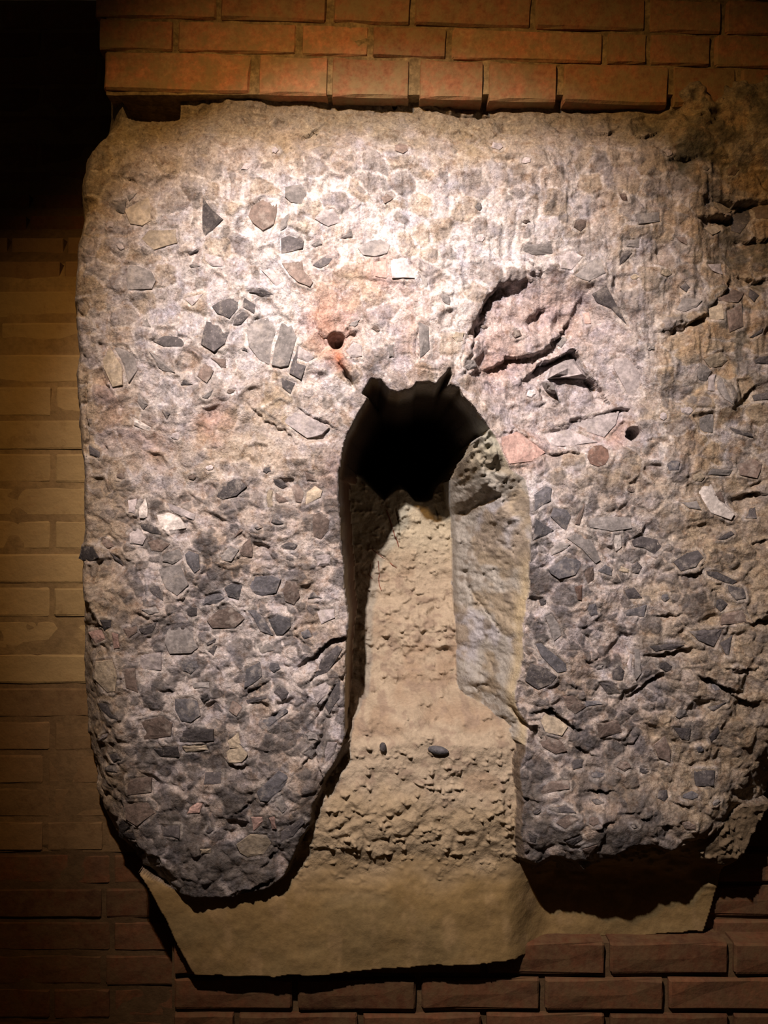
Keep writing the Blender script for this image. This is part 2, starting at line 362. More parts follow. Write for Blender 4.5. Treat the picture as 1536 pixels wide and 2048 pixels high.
k = np.where(V > 1490, 3.2, k)
k = np.where((V < 800) | ((V < 960) & (U < 900)), 12, k)
k = np.where((V > 1640) & (U > 1030), 1.6, k)
edge = np.where(V > 1480, F, F*0.6)
wallr = edge + sdN/S*k + np.where(rw > 0, (fbm(U, V, 40, 30, 95, 3)*0.010+fbm(U, V, 12, 10, 97, 3)*0.005)*np.clip(sdN/25, 0, 1), 0)
sh = rw*sstep(V, 800, 850)*(1-sstep(V, 1000, 1110))
soft = edge + np.where(sdN < 48, sdN*0.75, 36+(sdN-48)*3.0)/S
wallr = wallr*(1-sh)+(soft+(fbm(U, V, 40, 30, 95, 3)*0.012+fbm(U, V, 12, 10, 97, 3)*0.006)*np.clip(sdN/25, 0, 1))*sh
wallr += rw*np.maximum(fbm(U, V, 9, 13, 191, 3)-.24, 0)*.018*np.clip(sdN/20, 0, 1) + rw*fbm(U, V, 60, 80, 193, 3)*.010*np.clip(sdN/30, 0, 1)
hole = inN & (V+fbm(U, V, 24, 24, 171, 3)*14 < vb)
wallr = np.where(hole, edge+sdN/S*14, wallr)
rough_r = np.exp(-(((U-985)/50)**2+((V-880)/70)**2))
wallr += rough_r*fbm(U, V, 16, 22, 99, 3)*0.035*np.clip(sdN/12, 0, 1)
is_wall = inN & (wallr < back)
H = np.where(inN, np.minimum(wallr, back), F)
for P in ([fr(935,1168,.12),fr(960,1205,.11),fr(982,1240,.09),fr(1014,1276,.05)],[fr(872,1010,.2),fr(884,1050,.2)],[fr(1000,1078,.06),fr(1020,1100,.05)]):
    carve(H, P, .009, 4, 'c')
for P in ([fr(790,1010,.23),fr(802,1070,.23),fr(800,1100,.23)],[fr(745,1095,.23),fr(780,1125,.23),fr(800,1145,.23)],[fr(800,1385,.12),fr(802,1400,.1)]):
    carve(H, P, .005, 3, 'c')
# beyond the outer edges the block ends: side faces run back to the wall behind
wside = np.interp(V[:, 0], [0, 250, 520, 800, 1700, 2100], [.32, .29, .12, .085, .085, .085])[:, None]
out_l = U+wu*0.25 < le; out_r = U+wu*0.5 > re
H = np.where(out_l, np.maximum(H, wside+0.02), H)
H = np.where(out_r, np.maximum(H, 0.13), H)
bot = np.interp(U[0], [385, 700, 900, 1090, 1400], [1962, 1956, 1936, 1930, 1905])[None, :]
H = np.where(V+wv*0.6 > bot, np.maximum(H, 0.095), H)

# ------------------------------------------------------------------ local colour of mortar, lining, earth and render, niche shade painted in
def blob(cx, cy, r, ry=None):
    return np.exp(-(((Uw+wu*2-cx)/r)**2+((Vw+wv*2-cy)/(ry or r))**2))
def lay(base, col, m):
    return base*(1-m[..., None]) + np.array(col, np.float32)*m[..., None]
T_ = np.zeros(U.shape+(3,), np.float32)+np.array((.44, .37, .325), np.float32)
T_ = lay(T_, (.54, .485, .465), sstep(fbm(U, V, 120, 120, 101, 4), -.15, .35)*0.8)
T_ = lay(T_, (.33, .255, .195), sstep(fbm(U, V, 90, 120, 103, 4), .05, .4)*0.8)
limed = sstep(V, 270, 380)*(1-sstep(V, 520, 980))*np.exp(-((U-720)/430)**4)
T_ = lay(T_, (.62, .575, .56), limed*sstep(fbm(U, V, 40, 70, 105, 4)+limed*0.35, -.1, .35))
T_ = lay(T_, (.74, .70, .68), limed*sstep(runs, .08, .34)*0.9)
T_ = lay(T_, (.43, .41, .45), 0.7*blob(370, 640, 110, 160)*sstep(fbm(U, V, 50, 80, 107, 3), -.2, .2))
T_ = lay(T_, (.70, .66, .68), 0.75*(blob(1075, 1010, 40, 60)+blob(1100, 1090, 30, 40)))
T_ = lay(T_, (.66, .61, .57), 0.7*blob(1340, 960, 25, 180)*sstep(fbm(U, V, 14, 50, 109, 3), -.15, .2))
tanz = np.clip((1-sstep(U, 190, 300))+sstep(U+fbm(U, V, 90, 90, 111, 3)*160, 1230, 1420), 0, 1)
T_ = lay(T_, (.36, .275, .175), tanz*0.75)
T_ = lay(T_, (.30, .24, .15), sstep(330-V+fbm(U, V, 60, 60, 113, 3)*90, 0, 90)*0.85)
upz = (1-legs)*sstep(V, 230, 330)
cellv = np.clip(idb*0.5+ida*0.5, 0, 1)
mU = upz*sstep(eda+fbm(U, V, 10, 10, 155, 2)*.25, .05, .16)
T_ = lay(T_, (.285, .255, .245), mU*(ida < .22)*.75)
T_ = lay(T_, (.36, .285, .20), mU*((ida > .22) & (ida < .38))*.6)
T_ = lay(T_, (.45, .42, .43), mU*((ida > .38) & (ida < .6))*.6)
mV = upz*sstep(edb+fbm(U, V, 7, 7, 157, 2)*.25, .05, .2)
T_ = lay(T_, (.25, .22, .20), mV*(idb < .13)*.7)
T_ = lay(T_, (.72, .68, .66), upz*(1-sstep(np.abs(eda-.03)+fbm(U, V, 16, 16, 159, 2)*.2, 0, .09))*.4)
hol = sstep(poly_sd(Uw, Vw, HOLLOW), -10, 20)
T_ = lay(T_, (.53, .465, .465), hol*.65)
T_ = lay(T_, (.12, .10, .065), .75*sstep(U+fbm(U, V, 80, 80, 185, 3)*120, 1270, 1430)*(1-sstep(V, 640, 900))*sstep(fbm(U, V, 34, 30, 187, 4), .0, .22))
T_ = lay(T_, (.44, .30, .17), .6*sstep(U, 1290, 1400)*(1-sstep(V, 700, 1200))*sstep(fbm(U, V, 40, 40, 189, 3), -.1, .2)*(1-sstep(fbm(U, V, 34, 30, 187, 4), -.05, .15)))
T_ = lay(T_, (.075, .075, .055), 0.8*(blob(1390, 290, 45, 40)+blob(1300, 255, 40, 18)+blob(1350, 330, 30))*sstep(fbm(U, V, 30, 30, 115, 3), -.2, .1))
for (cx, cy, r, ry, s) in [(655,640,45,55,.9),(690,700,30,35,.8),(760,545,30,35,.9),(700,560,70,80,.35),(820,650,50,110,.35),(425,850,30,40,.75),
     (300,880,60,40,.3),(660,960,30,60,.3),(1040,895,50,32,.8),(1230,860,40,30,.6),(1010,720,40,15,.7),(1110,620,90,60,.4),(1000,700,60,80,.35),
     (672,715,16,28,1.0),(215,800,30,90,.35),(1220,1310,40,20,.25),(840,820,40,20,.3)]:
    T_ = lay(T_, (.50, .30, .235), s*blob(cx, cy, r, ry))
T_ = lay(T_, (.60, .20, .09), 0.9*blob(674, 712, 11, 18))
for (cx, cy, r, ry) in [(540,830,60,40),(700,560,40,30),(1000,300,120,40),(560,280,90,40),(330,330,90,60),(470,900,120,50),(1230,960,80,25),(1300,1200,70,40)]:
    T_ = lay(T_, (.38, .285, .17), .6*blob(cx, cy, r, ry))
# cell colours of the finer rubble
legc = legs*(1-tanz*0.6)
dark = np.stack([.075+.10*idb, .068+.09*idb, .068+.085*idb], -1)
mA = (rawA & (ida < .34)) * sstep(eda+fbm(U, V, 12, 12, 151, 2)*.3, .02, .22)*legc*0.75
darkA = np.stack([.06+.22*ida, .055+.195*ida, .057+.185*ida], -1)
T_ = T_*(1-mA[..., None])+darkA*mA[..., None]
mB = (rawB & (idb < .4))*sstep(edb+fbm(U, V, 8, 8, 153, 2)*.3, .04, .22)*(0.75*legc+0.22)*0.75
T_ = T_*(1-mB[..., None])+dark*mB[..., None]
T_ = lay(T_, (.095, .083, .076), legs*sstep(V, 1400, 1640)*(1-tanz)*sstep(fbm(U, V, 60, 50, 117, 4), -.25, .1)*0.85)
# inside the niche
earth = np.zeros_like(T_)+np.array((.40, .322, .235), np.float32)
earth = lay(earth, (.33, .24, .165), sstep(fbm(U, V, 70, 60, 121, 4), 0, .4)*.8)
earth = lay(earth, (.27, .20, .15), sstep(fbm(U, V, 22, 18, 173, 4), .12, .4)*.7)
earth = lay(earth, (.44, .385, .28), (1-sstep(V, 1050, 1200))*.8)
lining = np.zeros_like(T_)+np.array((.355, .33, .295), np.float32)
lining = lay(lining, (.40, .385, .41), sstep(fbm(U, V, 60, 90, 123, 4), 0, .3)*.85)
lining = lay(lining, (.30, .235, .155), sstep(fbm(U, V, 50, 60, 125, 4), .02, .3)*.75)
lining = lay(lining, (.20, .165, .13), sstep(fbm(U, V, 16, 22, 127, 3), .2, .42)*.8)
lining = lay(lining, (.50, .40, .25), .8*np.exp(-((sdN-6)/9)**2)*sstep(V, 1080, 1180))
lining = lay(lining, (.30, .30, .24), rough_r*.7)
arch_shade = np.clip(sstep(960-V+fbm(U, V, 30, 30, 161, 3)*30, 0, 25)*(1-sstep(U-V*.0, 915, 960)*sstep(V, 800, 880)), 0, 1)*sstep(sdN, 3, 10)  # mask of the crown's cast shadow, painted into the lining
lining = lay(lining, (.11, .06, .035), (1-sstep(U, 740, 780))*sstep(sdN, 1, 6))  # left niche wall browned to paint the jamb's shadow strip
lining = lay(lining, (.035, .022, .015), arch_shade*.95)  # near-black colour stands for the shade under the arch
earth = lay(earth, (.03, .02, .014), sstep(vb-6-V, 0, 18))  # back above the earth painted black as arch shade
render = np.zeros_like(T_)+np.array((.25, .165, .068), np.float32)
render = lay(render, (.22, .155, .07), sstep(fbm(U, V, 150, 120, 127, 4), 0, .4)*.8)
render = lay(render, (.35, .235, .115), sstep(fbm(U, V, 40, 60, 129, 4), .1, .4)*.5)
mix_low = sstep(V+fbm(U, V, 50, 50, 131, 3)*60, 1560, 1640)
earth = earth*(1-mix_low[..., None]) + (lay(earth, (.37, .285, .185), np.ones_like(V)))*mix_low[..., None]
earth = lay(earth, (.15, .11, .07), sstep(U, 1370, 1430))
earth = earth*(1-pl[..., None])+render*pl[..., None]
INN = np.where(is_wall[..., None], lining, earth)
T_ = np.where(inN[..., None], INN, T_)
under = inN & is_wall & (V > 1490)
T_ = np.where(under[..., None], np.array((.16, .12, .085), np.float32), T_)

# ------------------------------------------------------------------ embedded stones, outlines as seen
STONES = '''D 405,391 426,420 448,439 410,475 403,472
B 525,396 556,394 556,425 549,451 526,464 505,448 494,430 503,413
G 249,527 280,532 304,542 314,563 306,579 254,581 244,566
T 267,409 296,394 314,409 311,438 285,454 259,449 249,422
G 223,404 254,402 249,428 231,422
G 254,391 275,386 259,404
T 296,459 353,456 356,485 306,501 280,477
L 408,506 444,514 447,532 426,534 410,521
D 374,506 397,497 397,503 379,510
G 379,532 387,527 401,533 382,536
L 366,597 408,587 390,607 384,613
D 423,613 442,600 478,589 478,618 460,639 434,628
D 488,594 512,610 509,628 486,615
D 473,631 486,622 498,631 483,649 465,650
D 496,584 520,576 548,589 541,594 520,592
D 412,641 443,646 462,664 451,689 429,707 400,689 404,668
G 492,658 509,639 540,630 554,660 545,690 540,733 517,721 496,693
G 542,631 556,627 582,643 595,674 588,700 578,735 560,738 543,734 549,692 560,662
D 597,684 590,712 593,726 613,732 603,762 578,748 582,730
L 597,691 630,715 615,725 592,715
B 408,724 429,742 414,767 394,753
B 420,715 452,717 453,736 443,736
D 562,754 591,766 582,789 564,775
D 490,695 484,701 496,705
D 302,681 330,671 375,675 384,681 365,695 326,693
G 226,693 254,691 271,714 277,742 259,769 248,734 238,712
G 298,702 316,714 353,747 326,742 318,736
G 279,785 298,810 287,820 275,802
D 324,822 341,827 334,839
D 361,769 367,759 386,769
D 179,890 201,904 199,917 179,910
G 283,650 294,636 302,654
G 404,794 427,779 416,798
W 265,833 306,857 298,863 267,850
T 197,687 220,693 246,734 248,773 226,777 209,738
G 569,373 604,368 615,386 604,408 581,407 569,396
G 583,422 573,456 560,462 561,443
D 560,475 578,469 609,482 607,498 586,503 561,508
G 622,490 641,480 645,489 630,495
D 625,531 646,514 669,516 656,529 641,537
B 562,527 604,521 612,542 628,566 622,577 596,566 578,550
G 714,498 734,480 760,475 783,490 776,508 750,514 724,511
L 628,438 641,422 667,417 687,446 656,454
R 745,524 774,517 774,558 750,555
L 779,516 812,516 831,558 783,560
W 837,545 854,558 855,576 849,575
L 522,540 542,537 565,563 552,573
G 680,477 703,462 706,475
G 880,584 900,594 900,610 885,602
D 443,971 468,957 484,961 496,973 474,992 445,1000 431,994
D 546,958 562,957 578,973 566,977 550,969
B 550,982 556,988 578,1002 558,1006 550,998
T 537,979 546,981 546,1014 535,1016 533,998
B 582,973 595,966 609,984 603,1006 591,1004
T 613,984 630,971 646,981 642,994 619,1006 609,1012
B 609,943 625,949 634,963 613,962
B 625,1029 638,1024 660,1039 658,1061 642,1080 627,1074 624,1055
D 541,1045 546,1031 568,1047 552,1049
D 509,1055 525,1055 515,1060
B 464,1080 482,1055 486,1061 472,1074
B 486,1088 500,1074 506,1096 505,1115 486,1113 478,1106
G 439,1111 462,1090 480,1098 464,1123 443,1121
S 496,1172 509,1152 545,1150 564,1158 554,1186 525,1193 498,1188
B 572,1160 593,1162 601,1193 588,1211 570,1203 565,1182
S 447,1176 464,1166 486,1170 478,1201 455,1193
D 627,1182 646,1197 615,1197
L 629,1111 660,1108 662,1131 634,1133
S 410,1193 439,1186 451,1195 435,1207 404,1211
D 279,1049 298,1045 312,1055 326,1070 302,1066 285,1059
S 369,1108 377,1100 398,1108 401,1139 390,1147 373,1127
D 158,1115 162,1090 173,1092 186,1115 168,1123
D 221,1104 236,1115 246,1132 228,1117
D 295,1168 318,1172 328,1203 306,1190
G 316,1137 361,1127 380,1170 355,1193 332,1178 320,1154
B 295,1084 318,1076 343,1088 324,1104 302,1102
G 328,1108 359,1096 367,1115 345,1129 324,1123
W 312,1029 338,1024 361,1035 375,1057 326,1065
L 256,1000 275,996 271,1029 257,1025
W 278,1014 291,994 295,1014 295,1035 280,1037
L 332,1004 392,1029 390,1041 365,1033 338,1018
L 257,1065 277,1055 293,1076 287,1090 259,1088
G 334,1251 387,1243 389,1280 398,1296 384,1307 338,1309 326,1284
B 412,1241 445,1210 459,1208 492,1237 470,1257 423,1257
S 494,1219 509,1218 530,1240 548,1273 521,1263 505,1235
S 534,1238 556,1228 582,1236 583,1253 566,1270 552,1271
S 359,1323 396,1321 398,1335 382,1348 365,1341
S 349,1397 380,1395 396,1401 404,1430 382,1446 363,1442 349,1419
D 353,1464 392,1456 431,1456 431,1481 357,1485
B 275,1442 326,1430 347,1446 343,1473 287,1481
D 197,1403 214,1407 222,1428 238,1438 220,1438 203,1419
D 277,1257 314,1243 306,1264 291,1270
B 246,1257 275,1251 275,1264 257,1278
D 199,1239 224,1239 222,1255 209,1261
G 283,1218 312,1212 320,1225 298,1229
R 179,1263 203,1258 211,1278 191,1288
R 224,1264 238,1268 240,1296 228,1298
T 191,1321 226,1317 236,1352 232,1384 214,1386 189,1356
G 384,1366 420,1364 421,1376 388,1376
D 400,1395 416,1387 421,1399 408,1407
D 412,1286 433,1276 431,1284 414,1292
D 416,1302 435,1290 427,1311
B 246,1337 271,1335 277,1387 252,1376
L 277,1309 324,1304 324,1341 279,1337
S 490,1337 521,1321 525,1352 505,1368 488,1376
D 546,1384 560,1370 578,1384 574,1395 564,1401
S 525,1440 572,1416 578,1421 537,1456 529,1452
D 490,1401 533,1391 535,1397 494,1409
B 457,1421 464,1399 486,1415 474,1432
D 642,1317 675,1288 686,1296 672,1321 654,1346 628,1355
L 623,1378 656,1362 658,1384 634,1407
D 648,1411 679,1356 680,1395 658,1428
T 455,1481 478,1462 486,1496 459,1496
S 601,1264 615,1257 625,1274 609,1278
L 632,1221 670,1218 671,1235 642,1249
B 248,1607 298,1603 312,1625 275,1652 252,1636
D 209,1636 216,1626 234,1640 213,1670 205,1665
D 230,1677 238,1671 257,1691 254,1710 236,1705
D 246,1664 267,1666 271,1679 259,1677
D 211,1533 228,1529 236,1544 214,1541
D 216,1509 234,1505 244,1519 228,1523
R 379,1615 394,1605 406,1607 400,1625 373,1628
T 363,1492 414,1490 418,1500 371,1503
D 302,1496 357,1492 361,1513 316,1515
D 410,1544 443,1544 443,1568 406,1568
B 252,1554 306,1554 304,1585 255,1589
D 318,1650 361,1650 361,1675 326,1671
T 400,1697 423,1697 421,1707 402,1707
T 450,1500 473,1486 498,1507 485,1524 458,1524
S 512,1584 558,1538 583,1551 565,1578 535,1603 519,1601
G 550,1597 565,1590 575,1617 565,1626 552,1613
R 502,1634 525,1634 525,1647 506,1663
T 471,1688 500,1667 535,1669 545,1686 529,1709 494,1715 479,1705
R 537,1634 550,1632 554,1658 544,1657
D 560,1663 604,1634 611,1642 586,1672 560,1684
L 648,1507 655,1482 675,1484 669,1507 650,1530
S 1067,989 1092,972 1104,975 1102,1002 1067,1024
S 1099,1032 1106,1014 1134,1018 1143,1032 1134,1063 1120,1053
S 1070,1036 1108,1059 1091,1071 1064,1082
G 1130,1075 1155,1063 1184,1077 1202,1122 1192,1129 1163,1098
G 1100,1098 1118,1083 1141,1088 1135,1096 1102,1112
S 1094,1139 1124,1118 1137,1100 1155,1100 1167,1126 1151,1151 1116,1159 1098,1147
K 1147,1172 1165,1169 1163,1202 1155,1200
B 1176,1135 1186,1133 1188,1159 1175,1167 1168,1147
S 1194,1141 1210,1128 1225,1137 1223,1151 1206,1147
D 1262,1131 1274,1122 1286,1135 1276,1147 1264,1145
T 1241,1131 1259,1139 1258,1147 1237,1141
D 1262,1081 1280,1071 1323,1079 1329,1092 1311,1110 1288,1096 1266,1092
G 1175,1049 1178,1036 1212,1032 1264,1034 1266,1057 1225,1063 1178,1055
W 1229,1069 1241,1069 1243,1094 1231,1104 1227,1081
S 1178,1208 1192,1206 1196,1229 1182,1233 1175,1221
S 1247,1221 1294,1208 1288,1233 1251,1231
D 1247,1180 1268,1174 1286,1196 1257,1198
B 1149,1049 1157,1030 1171,1000 1167,1024 1159,1051
D 1344,1124 1374,1105 1395,1099 1407,1113 1391,1134 1360,1143
D 1410,1141 1435,1143 1478,1163 1466,1169 1436,1160 1414,1150
D 1454,1169 1486,1175 1492,1196 1471,1200 1456,1182
D 1433,1200 1443,1196 1457,1208 1440,1224 1431,1215
D 1433,1079 1462,1061 1469,1068 1450,1079
B 1424,988 1441,982 1450,1008 1436,999
W 1398,965 1422,965 1436,1000 1469,1030 1462,1042 1422,1027 1395,987
T 1384,950 1400,943 1409,954 1402,963 1388,963
G 1360,1004 1393,1001 1403,1020 1377,1016
B 1443,1228 1486,1219 1500,1245 1440,1250
D 1490,1037 1499,1016 1512,1013 1512,1037
D 1048,1361 1059,1325 1083,1331 1114,1351 1104,1368 1075,1380
S 1069,1286 1081,1284 1135,1329 1135,1343 1116,1347 1094,1325 1079,1308
G 1089,1232 1102,1226 1116,1245 1124,1271 1108,1284 1098,1255
D 1225,1341 1239,1331 1249,1341 1245,1360 1225,1360
D 1198,1365 1225,1363 1241,1386 1214,1388
S 1165,1402 1198,1400 1206,1408 1171,1413
B 1124,1392 1147,1390 1173,1413 1151,1429 1134,1417
G 1266,1290 1280,1294 1282,1347 1270,1361
L 1253,1329 1258,1304 1264,1308 1262,1353
T 1079,1440 1091,1426 1118,1436 1137,1452 1124,1472 1089,1464
B 1079,1482 1089,1470 1124,1482 1135,1501 1112,1509 1083,1493
B 1192,1447 1237,1439 1247,1466 1198,1476
D 1373,1261 1448,1257 1428,1294 1395,1281
D 1439,1286 1468,1268 1459,1312 1450,1308
D 1296,1292 1342,1286 1371,1290 1342,1299 1309,1303
B 1304,1489 1331,1469 1344,1500 1340,1526 1315,1515
D 1346,1455 1382,1455 1377,1480 1362,1478
D 1386,1539 1430,1539 1426,1570 1390,1572
D 1413,1414 1452,1403 1426,1422
D 1417,1473 1437,1449 1439,1464 1421,1484
B 1074,1586 1101,1562 1137,1559 1140,1576 1085,1589
D 1094,1617 1130,1611 1153,1624 1114,1624
B 1111,1646 1137,1630 1160,1637 1130,1658
D 1130,1682 1163,1669 1169,1680 1143,1690
D 1054,1662 1073,1673 1070,1684 1059,1682
B 1163,1697 1195,1688 1182,1718 1171,1716
K 1238,384 1252,388 1256,403 1244,400
T 1427,394 1466,421 1451,427 1429,415
D 1466,429 1498,405 1507,406 1506,435 1478,470 1462,462
B 1511,407 1540,411 1540,439 1511,437
G 1269,429 1320,423 1320,444 1275,450
D 1243,505 1254,501 1265,505 1238,534
T 1408,454 1433,450 1441,462 1422,472
B 1351,472 1369,474 1375,491 1361,485
G 1252,480 1279,478 1279,495 1252,493
B 1433,593 1470,577 1490,585 1474,607 1435,603
D 1498,577 1519,591 1507,605 1496,593
G 1351,620 1363,597 1381,595 1404,601 1394,614 1369,624
D 1359,573 1371,564 1381,575 1373,585
B 1453,620 1480,609 1488,653 1457,667
T 1418,614 1445,607 1447,640 1420,638
D 1498,675 1527,655 1523,665 1504,677
L 1414,528 1443,526 1447,550 1423,542
G 1392,739 1406,727 1423,742 1412,764 1396,760
G 1433,764 1439,756 1451,774 1464,811 1449,799 1433,778
L 1416,754 1429,748 1429,783 1414,781
T 1404,719 1441,703 1457,719 1443,733 1418,735
G 1398,836 1424,825 1429,828 1425,866 1402,864
B 1474,928 1504,916 1525,926 1513,958 1478,951
G 1423,936 1468,938 1459,951 1414,950
D 1507,719 1540,709 1540,729 1509,727
D 1502,791 1540,783 1540,799 1506,803
D 1455,852 1502,866 1506,875 1470,867
G 1048,489 1105,486 1108,507 1066,510 1045,501
G 1146,552 1197,510 1212,546 1176,565
L 1110,513 1146,501 1167,513 1143,541 1120,538
D 1181,587 1212,569 1236,612 1258,652 1221,618 1191,606
L 1098,738 1134,718 1154,713 1174,757 1134,757 1092,760
G 1083,766 1102,766 1109,789 1089,782
K 1174,903 1186,891 1202,889 1217,898 1220,915 1211,930 1195,935 1180,929 1174,916
R 1002,874 1034,862 1046,871 1095,905 1066,924 1017,930 1005,905
L 1143,842 1243,819 1234,848 1209,876 1155,860
L 1086,868 1138,858 1200,884 1143,892 1102,892
L 1226,716 1254,713 1282,745 1285,792 1257,792 1226,736
R 1164,624 1179,624 1182,648 1170,648
L 690,702 707,684 725,691 725,713 700,716
L 527,817 562,801 662,857 648,871 615,878
G 836,642 858,652 860,700 840,718
G 775,690 785,690 788,715 778,715'''
polys = []
for ln in STONES.split('\n'):
    p = ln.split()
    polys.append((p[0], [tuple(float(x) for x in q.split(',')) for q in p[1:]]))
# further stones of the same rubble between the traced ones
occ = np.zeros((2048//8+60, 2000//8+60), bool)
def occ_mark(P, set_=True):
    xs = [p[0] for p in P]; ys = [p[1] for p in P]
    sl = (slice(int(min(ys)/8), int(max(ys)/8)+1), slice(int(min(xs)/8), int(max(xs)/8)+1))
    if set_: occ[sl] = True
    return occ[sl].any()
for c, P in polys: occ_mark(P)
def grid_at(G, u, v):
    i = int(np.clip(round((v-vg[0])/ST), 0, len(vg)-1)); j = int(np.clip(round((u-ug[0])/ST), 0, len(ug)-1)); return G[i, j]
tries = 0
while len(polys) < 300 and tries < 6000:
    tries += 1
    if R_.random() < .72: u = R_.choice([R_.uniform(180, 680), R_.uniform(1060, 1480)]); v = R_.uniform(930, 1720)
    else: u = R_.uniform(200, 1500); v = R_.uniform(290, 900)
    r = R_.uniform(8, 17) if v > 900 else R_.uniform(8, 15)
    if grid_at(sdN, u, v) > -r-6 or u < np.interp(v, [a for a, b in LEFT_EDGE], [b for a, b in LEFT_EDGE])+r+10: continue
    if u > np.interp(v, [a for a, b in RIGHT_EDGE], [b for a, b in RIGHT_EDGE])-30: continue
    n = R_.choice([4, 5, 5, 6]); a0 = R_.uniform(0, 6.28); sq = R_.uniform(.5, .95); ro = R_.uniform(-.7, .7)
    P = []
    for i in range(n):
        a = a0+6.283*(i+R_.uniform(-.22, .22))/n
        x, y = r*math.cos(a)*R_.uniform(.85, 1.2), r*sq*math.sin(a)*R_.uniform(.85, 1.2)
        P.append((u+x*math.cos(ro)-y*math.sin(ro), v+x*math.sin(ro)+y*math.cos(ro)))
    big = [(p[0]+(4 if p[0] > u else -4), p[1]+(4 if p[1] > v else -4)) for p in P]
    if occ_mark(big, False): continue
    occ_mark(big)
    c = R_.choice('DDDSSGGBBL') if v > 930 else R_.choice('GGLLLTBB')
    polys.append((c, P))
def to_plan(P):
    out = []
    for (u, v) in P:
        y = 0.0
        for _ in range(4): y = float(np.clip(grid_at(Hs, *fr(u, v, y)), -.06, .09)); 
        out.append(fr(u, v, y))
    return out
Hs = F.copy()          # smoothed depth to seat the stones
for _ in range(10):
    Hs[1:-1, 1:-1] = (Hs[:-2, 1:-1]+Hs[2:, 1:-1]+Hs[1:-1, :-2]+Hs[1:-1, 2:]+Hs[1:-1, 1:-1])/5
seats = []
for c, P in polys:
    Q = to_plan(P)
    mu = min(p[0]-float(np.interp(p[1], [a for a, b in LEFT_EDGE], [b for a, b in LEFT_EDGE])) for p in Q)
    if mu < 9: Q = [(p[0]+9-mu, p[1]) for p in Q]
    sl = window(Q, 14)
    u, v = U[sl], V[sl]
    sd = poly_sd(u+wu[sl]*.15, v+wv[sl]*.15, Q)
    msk = sd > 0
    cu = sum(p[0] for p in Q)/len(Q); cv = sum(p[1] for p in Q)/len(Q)
    if msk.sum() < 4:
        seats.append((c, Q, float(grid_at(Hs, cu, cv)), 0, 0)); continue
    hh = Hs[sl][msk]
    A = np.stack([np.ones(hh.size), u[msk]-cu, v[msk]-cv], 1)
    co, *_ = np.linalg.lstsq(A, hh, rcond=None)
    lim = .010/22
    a, b_ = float(np.clip(co[1], -lim, lim)), float(np.clip(co[2], -lim, lim)); d0 = float(hh.mean())
    plane = d0+a*(u-cu)+b_*(v-cv)
    wgt = sstep(sd, -7, 1)*0.85
    ok = ~inN[sl] & ~out_l[sl]
    new = H[sl]*(1-wgt)+(plane+.0004+(F[sl]-Hs[sl])*.45)*wgt
    H[sl] = np.where(ok, new, H[sl])
    ringm = np.exp(-((sd+3.5)/3.0)**2)*ok
    H[sl] -= ringm*.0012
    ringc = ringm*(.42 if cv > 900 else .5)*(0.35+1.3*np.clip(fbm(u, v, 30, 30, 141, 2)+.3, 0, 1))
    ringc = np.clip(ringc, 0, .8)
    T_[sl] = T_[sl]*(1-ringc[..., None])+np.array((.58, .53, .49), np.float32)*ringc[..., None]
    seats.append((c, Q, d0, a, b_))

# ------------------------------------------------------------------ build the four surfaces of the ruin from the relief
NV, NU = U.shape
lab = np.zeros(U.shape, np.int8)                     # 0 masonry, 1 lining, 2 earth, 3 render
lab[inN & (pl > .5)] = 3
lab[inN & (pl <= .5)] = 2
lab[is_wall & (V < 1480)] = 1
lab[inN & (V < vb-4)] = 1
lab[under] = 0
gone = (out_l & (H > wside+0.012)) | (out_r & (H > .12)) | ((V+wv*0.6 > bot) & (H > .09))
XYZ = np.stack([(U-768)/S, H, ZC+(1024-V)/S], -1).astype(np.float32)
idx = np.arange(NV*NU).reshape(NV, NU)
quads = np.stack([idx[:-1, :-1], idx[1:, :-1], idx[1:, 1:], idx[:-1, 1:]], -1).reshape(-1, 4)
ql = lab[:-1, :-1].reshape(-1)
gq = (gone.reshape(-1)[quads]).all(1)
def sheet(name, sel, mat, parent=None):
    q = quads[sel]
    used = np.unique(q); remap = np.zeros(NV*NU, np.int64); remap[used] = np.arange(len(used))
    q = remap[q]
    me = bpy.data.meshes.new(name)
    me.vertices.add(len(used)); me.vertices.foreach_set('co', XYZ.reshape(-1, 3)[used].ravel())
    me.loops.add(q.size); me.loops.foreach_set('vertex_index', q.ravel().astype(np.int32))
    me.polygons.add(len(q))
    me.polygons.foreach_set('loop_start', (np.arange(len(q))*4).astype(np.int32))
    me.polygons.foreach_set('loop_total', np.full(len(q), 4, np.int32))
    me.polygons.foreach_set('use_smooth', np.ones(len(q), bool))
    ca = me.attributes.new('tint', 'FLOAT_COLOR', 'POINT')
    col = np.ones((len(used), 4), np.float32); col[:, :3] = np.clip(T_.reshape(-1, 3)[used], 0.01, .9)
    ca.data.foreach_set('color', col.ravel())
    me.update(calc_edges=True); me.validate()
    me.materials.append(mat)
    o = link(bpy.data.objects.new(name, me))
    if parent:
        o.parent = parent; o.matrix_parent_inverse = Matrix.Translation(-Vector(parent.location))
    return o
ruin = empty('rubble_masonry', W(768, 1700, 0.1))
tag(ruin, 'massive pale rubble masonry block with a keyhole niche and embedded grey stones', 'masonry')
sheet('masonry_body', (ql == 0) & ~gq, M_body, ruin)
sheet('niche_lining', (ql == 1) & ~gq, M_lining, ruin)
eo = sheet('earth_fill', (ql == 2) & ~gq, M_earth)
tag(eo, 'packed tan earth sloping out of the keyhole niche between the legs', 'earth')
po = sheet('rendered_plinth', (ql == 3) & ~gq, M_plinth)
tag(po, 'smooth olive brown rendered plinth below the rubble masonry', 'plinth')

